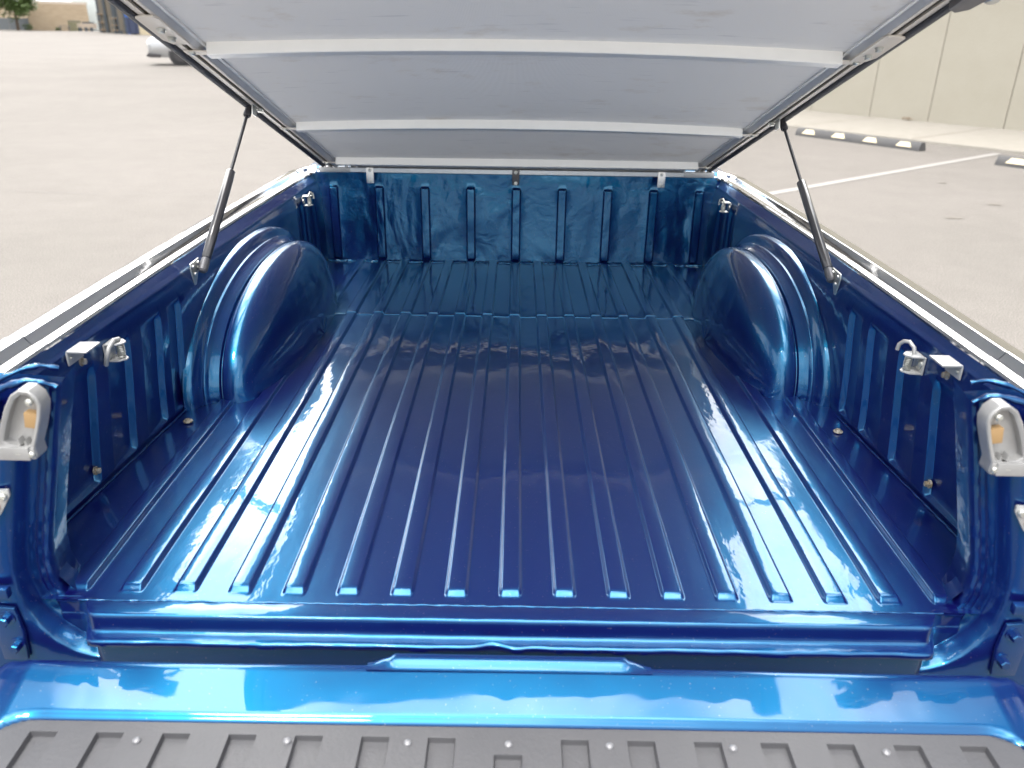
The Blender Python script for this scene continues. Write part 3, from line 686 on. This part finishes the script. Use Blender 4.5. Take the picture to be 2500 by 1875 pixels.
# parking stops
STOP = mat('black_rubber_stop', (.055, .055, .06), .75, bump=(30, .003), var=(8, .3, (.075, .073, .07)))
REFL = mat('pale_reflector', (.72, .62, .42), .5, var=(20, .3, (.55, .48, .34)))
def stop(P, Q, lab):
    P, Q = Vector(P), Vector(Q); d = (Q-P); ln = d.length; rz = math.atan2(d.y, d.x)
    t = empty('parking_stop', loc=tuple((P+Q)/2), rz=rz); tag(t, lab, 'parking stop', 'rubber parking stops by the sidewalk')
    b = MB(); h = ln/2
    pf = [(-.08, 0), (-.075, .035), (-.045, .095), (-.03, .105), (.03, .105), (.045, .095), (.075, .035), (.08, 0)]
    b.grid([[(x, y, z) for y, z in pf] for x in (-h, -h+.02, h-.02, h)]); b.f.append(tuple(range(7, -1, -1))); b.f.append(tuple(range(24, 32)))
    b.build('stop_body', STOP, t, smooth=30)
    for k in range(4):
        x = -h+.22+(ln-.44)*k/3
        for sy in (-1, 1):
            MB().add([(x-.11, sy*.0775, .038), (x+.11, sy*.0775, .038), (x+.065, sy*.0480, .096), (x-.065, sy*.0480, .096)], [(0, 1, 2, 3)]).build('reflector', REFL, t, smooth=0)
    return t
stop((4.12, 11.30, 0), (5.20, 9.72, 0), 'black rubber parking stop with four pale reflectors left of the white line')
stop((5.60, 8.66, 0), (6.68, 7.08, 0), 'black rubber parking stop cut off by the right edge of the photo')
LEAF = mat('green_leaf', (.05, .09, .02), .6, var=(3, .3, (.09, .14, .03)))
LEAF2 = mat('dry_leaf', (.16, .09, .04), .7)
rnd = random.Random(5); b = MB()
for k in range(26):
    c = Vector((6.49+rnd.uniform(-.07, .07), 13.12+rnd.uniform(-.05, .05), .06+rnd.uniform(0, .04))); M3 = Matrix.Rotation(rnd.uniform(0, 6), 3, 'Z') @ Matrix.Rotation(rnd.uniform(-.6, .6), 3, 'X')
    b.add([c+M3 @ Vector(v) for v in ((-.03, 0, 0), (0, -.012, .005), (.03, 0, 0), (0, .012, .005))], [(0, 1, 2, 3)])
tag(b.build('weed', LEAF2, smooth=0), 'small dry brown weed at the foot of the cream wall', 'weed')

# ---- far left: brick building, white building, clutter, fence, tree, car
BRICK = bpy.data.materials.new('tan_brick'); BRICK.use_nodes = True
t = BRICK.node_tree; bb = t.nodes['Principled BSDF']; bb.inputs['Roughness'].default_value = .9
br_ = nd(t, 'ShaderNodeTexBrick', inp={'Scale': 1.0, 'Mortar Size': .012, 'Brick Width': .4, 'Row Height': .2}); br_.inputs['Color1'].default_value = (.34, .26, .17, 1); br_.inputs['Color2'].default_value = (.40, .31, .21, 1); br_.inputs['Mortar'].default_value = (.42, .36, .28, 1)
tcn = nd(t, 'ShaderNodeTexCoord'); mpn = nd(t, 'ShaderNodeMapping'); mpn.inputs['Rotation'].default_value = (R(90), 0, 0)
t.links.new(tcn.outputs['Object'], mpn.inputs['Vector']); t.links.new(mpn.outputs[0], br_.inputs['Vector']); t.links.new(br_.outputs['Color'], bb.inputs['Base Color'])
COPE = mat('pale_coping', (.50, .43, .36), .8)
WMET = mat('white_corrugated_metal', (.58, .62, .61), .5, var=(1, .3, (.52, .56, .56)))
def slab(name, P, Q, h, th, m, parent, z0=0, **k):
    P, Q = Vector(P).to_3d(), Vector(Q).to_3d(); d = (Q-P).normalized(); n = Vector((-d.y, d.x, 0))*th
    return MB().add([P+Vector((0, 0, z0)), Q+Vector((0, 0, z0)), Q+n+Vector((0, 0, z0)), P+n+Vector((0, 0, z0)), P+Vector((0, 0, h)), Q+Vector((0, 0, h)), Q+n+Vector((0, 0, h)), P+n+Vector((0, 0, h))], [(0, 3, 2, 1), (4, 5, 6, 7), (0, 1, 5, 4), (1, 2, 6, 5), (2, 3, 7, 6), (3, 0, 4, 7)]).build(name, m, parent, smooth=0, **k)
bk_ = empty('brick_building'); tag(bk_, 'low tan brick building with a pale coping beyond the lot', 'building')
slab('wall', (-73.7, 131), (-68.0, 138), 3.8, 12, BRICK, bk_)
slab('coping', (-73.9, 130.9), (-67.9, 138.1), 4.15, 12.3, COPE, bk_, z0=3.8)
wb = empty('white_building'); tag(wb, 'tall white ribbed metal building between the brick wall and the clutter', 'building')
P, Q = Vector((-72.5, 142.5, 0)), Vector((-67.4, 142.5, 0)); b = MB(); n_ = 60
b.grid([[(P.lerp(Q, i/n_)+Vector((0, (.09 if i % 2 else 0), z))) for i in range(n_+1)] for z in (0, 9)]); b.build('ribbed_wall', WMET, wb, smooth=0)
b = MB().add([(-72.5, 142.7, 0), (-72.5, 160, 0), (-72.5, 160, 9), (-72.5, 142.7, 9), (-67.4, 142.7, 0), (-67.4, 160, 0), (-67.4, 160, 9), (-67.4, 142.7, 9)], [(0, 1, 2, 3), (4, 5, 6, 7), (3, 2, 6, 7)]); b.build('side_wall', WMET, wb, smooth=0)
# service bay: building edge with door frames, posts
bay = empty('service_bay'); tag(bay, 'cream service building edge with tall dark door posts', 'building')
CRM = mat('cream_siding', (.42, .36, .24), .8); DKF = mat('dark_frame', (.03, .04, .05), .6)
slab('wall', (-58.5, 122.5), (-42.0, 100), 7, 6, CRM, bay)
for f in (.02, .09, .17, .26, .36, .45, .58, .7):
    c = Vector((-58.5, 122.5)).lerp(Vector((-42, 100)), f)
    MB().box((c.x-.35, c.y-.3, 3.4), (.35 if f < .3 else .5, .25, 6.8)).build('door_post', DKF, bay, smooth=0)
for f in (.13, .31, .52):
    c = Vector((-58.5, 122.5)).lerp(Vector((-42, 100)), f)
    MB().box((c.x-.25, c.y-.2, 2.6), (1.3, .2, 5.2)).build('bay_door', mat('bay_door_dark', (.10, .085, .065), .7), bay, smooth=0)
BLUE = mat('blue_plastic', (.015, .09, .35), .5); DKBL = mat('dark_blue_steel', (.02, .03, .07), .6)
t_ = empty('barrel', loc=(-48.9, 109.2, 0)); tag(t_, 'bright blue barrel rack beside the dark dumpster', 'barrel')
for z in (0, .95, 1.9):
    MB().lathe((0, 0, z), (0, 0, 1), [(0, .36), (.04, .40), (.3, .41), (.32, .43), (.34, .41), (.6, .41), (.62, .43), (.64, .41), (.88, .40), (.9, .36)], 20).build('drum', BLUE, t_)
t_ = empty('dumpster', loc=(-46.4, 107.0, 0)); tag(t_, 'dark blue dumpster beside the blue drums', 'dumpster')
b = MB(); b.box((0, 0, .95), (3.0, 2.0, 1.7)); [b.box((x, -1.03, .95), (.1, .08, 1.6)) for x in (-1.2, -.4, .4, 1.2)]; b.build('bin', DKBL, t_, smooth=0)
MB().box((0, 0, 1.86), (3.1, 2.1, .1)).build('bin_lid', DKF, t_, smooth=0)
WOOD = mat('pale_wood', (.30, .20, .11), .8); GREYM = mat('grey_steel', (.15, .15, .14), .6, .4)
def rack(loc, lab, h, w_):
    t = empty('storage_rack', loc=loc); tag(t, lab, 'rack')
    for x in (-w_/2, 0, w_/2):
        for y in (-.4, .4): MB().box((x, y, h/2), (.09, .09, h)).build('post', GREYM, t, smooth=0)
    for z in (.4, h*.5, h*.9): MB().box((0, 0, z), (w_, .8, .06)).build('shelf', WOOD, t, smooth=0)
    return t
rack((-56.6, 119.2, 0), 'cluttered open rack with tan boards beside the white building', 2.6, 1.6)
rack((-52.6, 113.6, 0), 'narrow open rack standing next to the blue drums', 2.0, 1.1)
t = empty('hand_truck', loc=(-50.2, 109.0, 0)); tag(t, 'small dark wheeled cart on the lot in front of the blue drums', 'cart')
MB().box((0, 0, .35), (.9, .6, .08)).build('deck', DKF, t, smooth=0)
for sx in (-.35, .35):
    MB().lathe((sx, -.3, .2), (0, 1, 0), [(0, .2), (.08, .2)], 14).build('wheel', DKF, t)
MB().tube([(.4, 0, .35), (.45, 0, 1.2), (.45, .3, 1.2)], .03, 8).build('handle', GREYM, t)
# picnic table, pallet stack, trailer near the brick wall
t = empty('picnic_table', loc=(-68.6, 131.2, 0), rz=.7); tag(t, 'grey picnic table in front of the brick wall', 'table')
MB().box((0, 0, .76), (1.8, .75, .06)).build('tabletop', GREYM, t, smooth=0)
for sy in (-.7, .7): MB().box((0, sy, .45), (1.8, .28, .05)).build('bench', GREYM, t, smooth=0)
for sx in (-.6, .6): MB().box((sx, 0, .38), (.08, 1.3, .08)).box((sx, -.3, .4), (.08, .08, .75)).box((sx, .3, .4), (.08, .08, .75)).build('leg', GREYM, t, smooth=0)
t = empty('steel_rack', loc=(-68.0, 133.2, 0)); tag(t, 'green and grey upright frame leaning by the brick wall', 'rack')
for x in (-.8, -.4, 0, .4, .8): MB().box((x, 0, .75), (.1, .3, 1.5)).build('upright', mat('rack_green', (.06, .09, .03), .7), t, smooth=0)
MB().box((0, 0, 1.4), (1.9, .35, .08)).build('top_rail', GREYM, t, smooth=0)
t = empty('utility_trailer', loc=(-66.3, 133.6, 0)); tag(t, 'small pale tan trailer with a dark load at the brick wall corner', 'trailer')
MB().box((0, 0, .75), (2.3, 1.4, .75)).build('bed', mat('trailer_tan', (.30, .25, .20), .8), t, smooth=0)
MB().box((.2, 0, 1.22), (1.4, 1.0, .22)).build('load', DKF, t, smooth=0)
for sx in (-.8, .1, .9): MB().lathe((sx, -.72, .3), (0, 1, 0), [(0, .3), (.1, .3)], 14).build('wheel', DKF, t)
# fence
FEN = mat('grey_fence', (.085, .095, .105), .8)
t = empty('fence', loc=(-85, 131, 0)); tag(t, 'grey fence behind the tree at the far left', 'fence')
for k in range(20): MB().box((-18+k*1.5, 0, .85), (1.42, .08, 1.7)).build('fence_panel', FEN, t, smooth=0)
for k in range(21): MB().box((-18.75+k*1.5, 0, .9), (.09, .12, 1.85)).build('fence_post', GREYM, t, smooth=0)
b = MB().grid([[(x, y, .06) for x in (-110, -71.5)] for y in (126.5, 131)]); b.grid([[(x, 126.5, z) for x in (-110, -71.5)] for z in (0, .06)])
tag(b.build('sidewalk', CONC), kind='structure')
# foliage
def crown_mesh(rx, rz, n, leaf, seed, zc):
    rnd = random.Random(seed); b = MB()
    cl_ = []
    for _ in range(44):
        while True:
            v = Vector((rnd.uniform(-1, 1), rnd.uniform(-1, 1), rnd.uniform(-1, 1)))
            if v.length < 1: break
        cl_.append((Vector((v.x*rx*.8, v.y*rx*.8, v.z*rz*.8+zc)), rnd.uniform(.22, .4)*rx))
    for _ in range(n):
        c, r_ = rnd.choice(cl_); v = Vector((rnd.gauss(0, 1), rnd.gauss(0, 1), rnd.gauss(0, 1))).normalized()*r_*rnd.uniform(.5, 1.05)
        p = c+v; M3 = Matrix.Rotation(rnd.uniform(0, 6.3), 3, 'Z') @ Matrix.Rotation(rnd.uniform(-1.2, 1.2), 3, 'X'); l = leaf*rnd.uniform(.6, 1.3)
        b.add([p+M3 @ Vector(q) for q in ((-l, 0, 0), (0, -l*.5, 0), (l, 0, 0), (0, l*.5, 0))], [(0, 1, 2, 3)])
    return b
def tree(loc, h, rx, lab, seed, n=2600, leaf=.16):
    t = empty('leafy_tree', loc=loc); tag(t, lab, 'tree')
    z0 = h*.30; b = MB(); b.tube([(0, 0, 0), (.05, 0, z0*.6), (0, .05, z0*1.3), (.1, 0, h*.7)], [h*.035, h*.026, h*.02, h*.008], 10)
    rnd = random.Random(seed)
    for k in range(7):
        a = k*.9+rnd.random(); zz_ = z0*(1+.22*k); b.tube([(0, 0, zz_), (math.cos(a)*rx*.35, math.sin(a)*rx*.35, zz_+h*.1), (math.cos(a)*rx*.7, math.sin(a)*rx*.7, zz_+h*.16)], [h*.014, h*.009, h*.004], 6)
    b.build('trunk', mat('bark', (.07, .05, .035), .9), t)
    crown_mesh(rx, h*.38, n, leaf, seed, h*.60).build('crown', LEAF, t, smooth=0)
tree((-73.3, 127.0, 0), 7.0, 3.3, 'green leafy tree before the fence at the left end of the brick wall', 3, 6500, .2)
tree((-70.0, 158.0, 0), 9.5, 5.0, 'tree top showing behind the brick building roof', 8, 3000, .2)
for loc, lab, sz in (((-72.4, 128.2, 0), 'bright green shrub at the left foot of the brick wall', .75), ((-70.6, 133.0, 0), 'small green tuft midway along the brick wall', .40)):
    t = empty('shrub', loc=loc); tag(t, lab, 'shrub', 'shrubs along the brick wall')
    crown_mesh(sz, sz*.7, 500, .09, int(sz*100), sz*.7).build('foliage', LEAF, t, smooth=0)
    MB().tube([(0, 0, 0), (0, 0, sz*.8)], .03, 6).build('stem', LEAF2, t)

# ---- silver car on the left, front corner towards the camera
SILV = mat('silver_car_paint', (.36, .365, .37), .3, .5, coat=.6); TYRE = mat('tyre_black', (.02, .02, .022), .8); TRIM = mat('black_plastic_trim', (.03, .028, .03), .6); GLS = mat('car_glass', (.02, .03, .035), .05)
car = empty('parked_car', loc=(-10.95, 30.3, 0), rz=R(12)); tag(car, 'silver car partly hidden behind the lid edge, dark trim under its bumper', 'car')
# x along length (front at -2.1), y width
prof_c = [(-2.15, .35, .62, .55), (-2.10, .30, .85, .72), (-1.9, .27, .95, .82), (-1.2, .25, 1.02, .88), (-.6, .25, 1.06, .9), (0, .25, 1.06, .9), (1.2, .25, 1.06, .9), (1.9, .27, 1.0, .86), (2.15, .38, .9, .70)]
rows = []
for x, z0, z1, hw in prof_c:
    rows.append([(x, -hw*.92, z0), (x, -hw, z0+.15), (x, -hw*1.02, (z0+z1)/2), (x, -hw*.97, z1-.12), (x, -hw*.82, z1-.01), (x, 0, z1+.02), (x, hw*.82, z1-.01), (x, hw*.97, z1-.12), (x, hw*1.02, (z0+z1)/2), (x, hw, z0+.15), (x, hw*.92, z0)])
b = MB().grid(rows, close_u=True); b.f.append(tuple(range(10, -1, -1))); b.f.append(tuple(range(len(b.v)-11, len(b.v))))
b.build('body', SILV, car, smooth=50)
rows = []
for z, x0, x1, hw in ((1.03, -1.0, 1.9, .80), (1.42, -.35, 1.45, .66), (1.48, -.2, 1.3, .60)):
    rows.append([(x0, -hw, z), (x1, -hw, z), (x1, hw, z), (x0, hw, z)])
b = MB().grid(rows, close_u=True); b.f.append(tuple(range(8, 12))); b.build('cabin', GLS, car, smooth=0)
MB().box((.55, 0, 1.49), (1.4, 1.15, .04)).build('roof', SILV, car, bevel=.015)
for x in (-1.05, 1.35):
    for y in (-.80, .80):
        w_ = MB().lathe((x, y-.1, .33), (0, 1, 0), [(0, .26), (.02, .33), (.18, .33), (.2, .26)], 28).build('wheel', TYRE, car)
        MB().lathe((x, y-.112 if y < 0 else y+.095, .33), (0, 1, 0), [(0, .2), (.02, .21)], 20).build('rim', TRIM, w_)
        MB().lathe((x, y+(.0 if y < 0 else -.06)-.07, .35), (0, 1, 0), [(0, .39), (.12, .39)], 28).build('wheel_arch', TRIM, car)
MB().prism([(-2.18, .30), (-2.05, .26), (-1.72, .26), (-1.70, .36), (-2.12, .40)], lambda u, v, h: (u, h, v), -.86, .80).build('lower_trim', TRIM, car, bevel=.01)
for y in (-.62, .62):
    MB().box((-2.04, y, .72), (.16, .34, .15)).build('headlight', mat('lamp_glass', (.6, .62, .63), .1), car, bevel=.04)
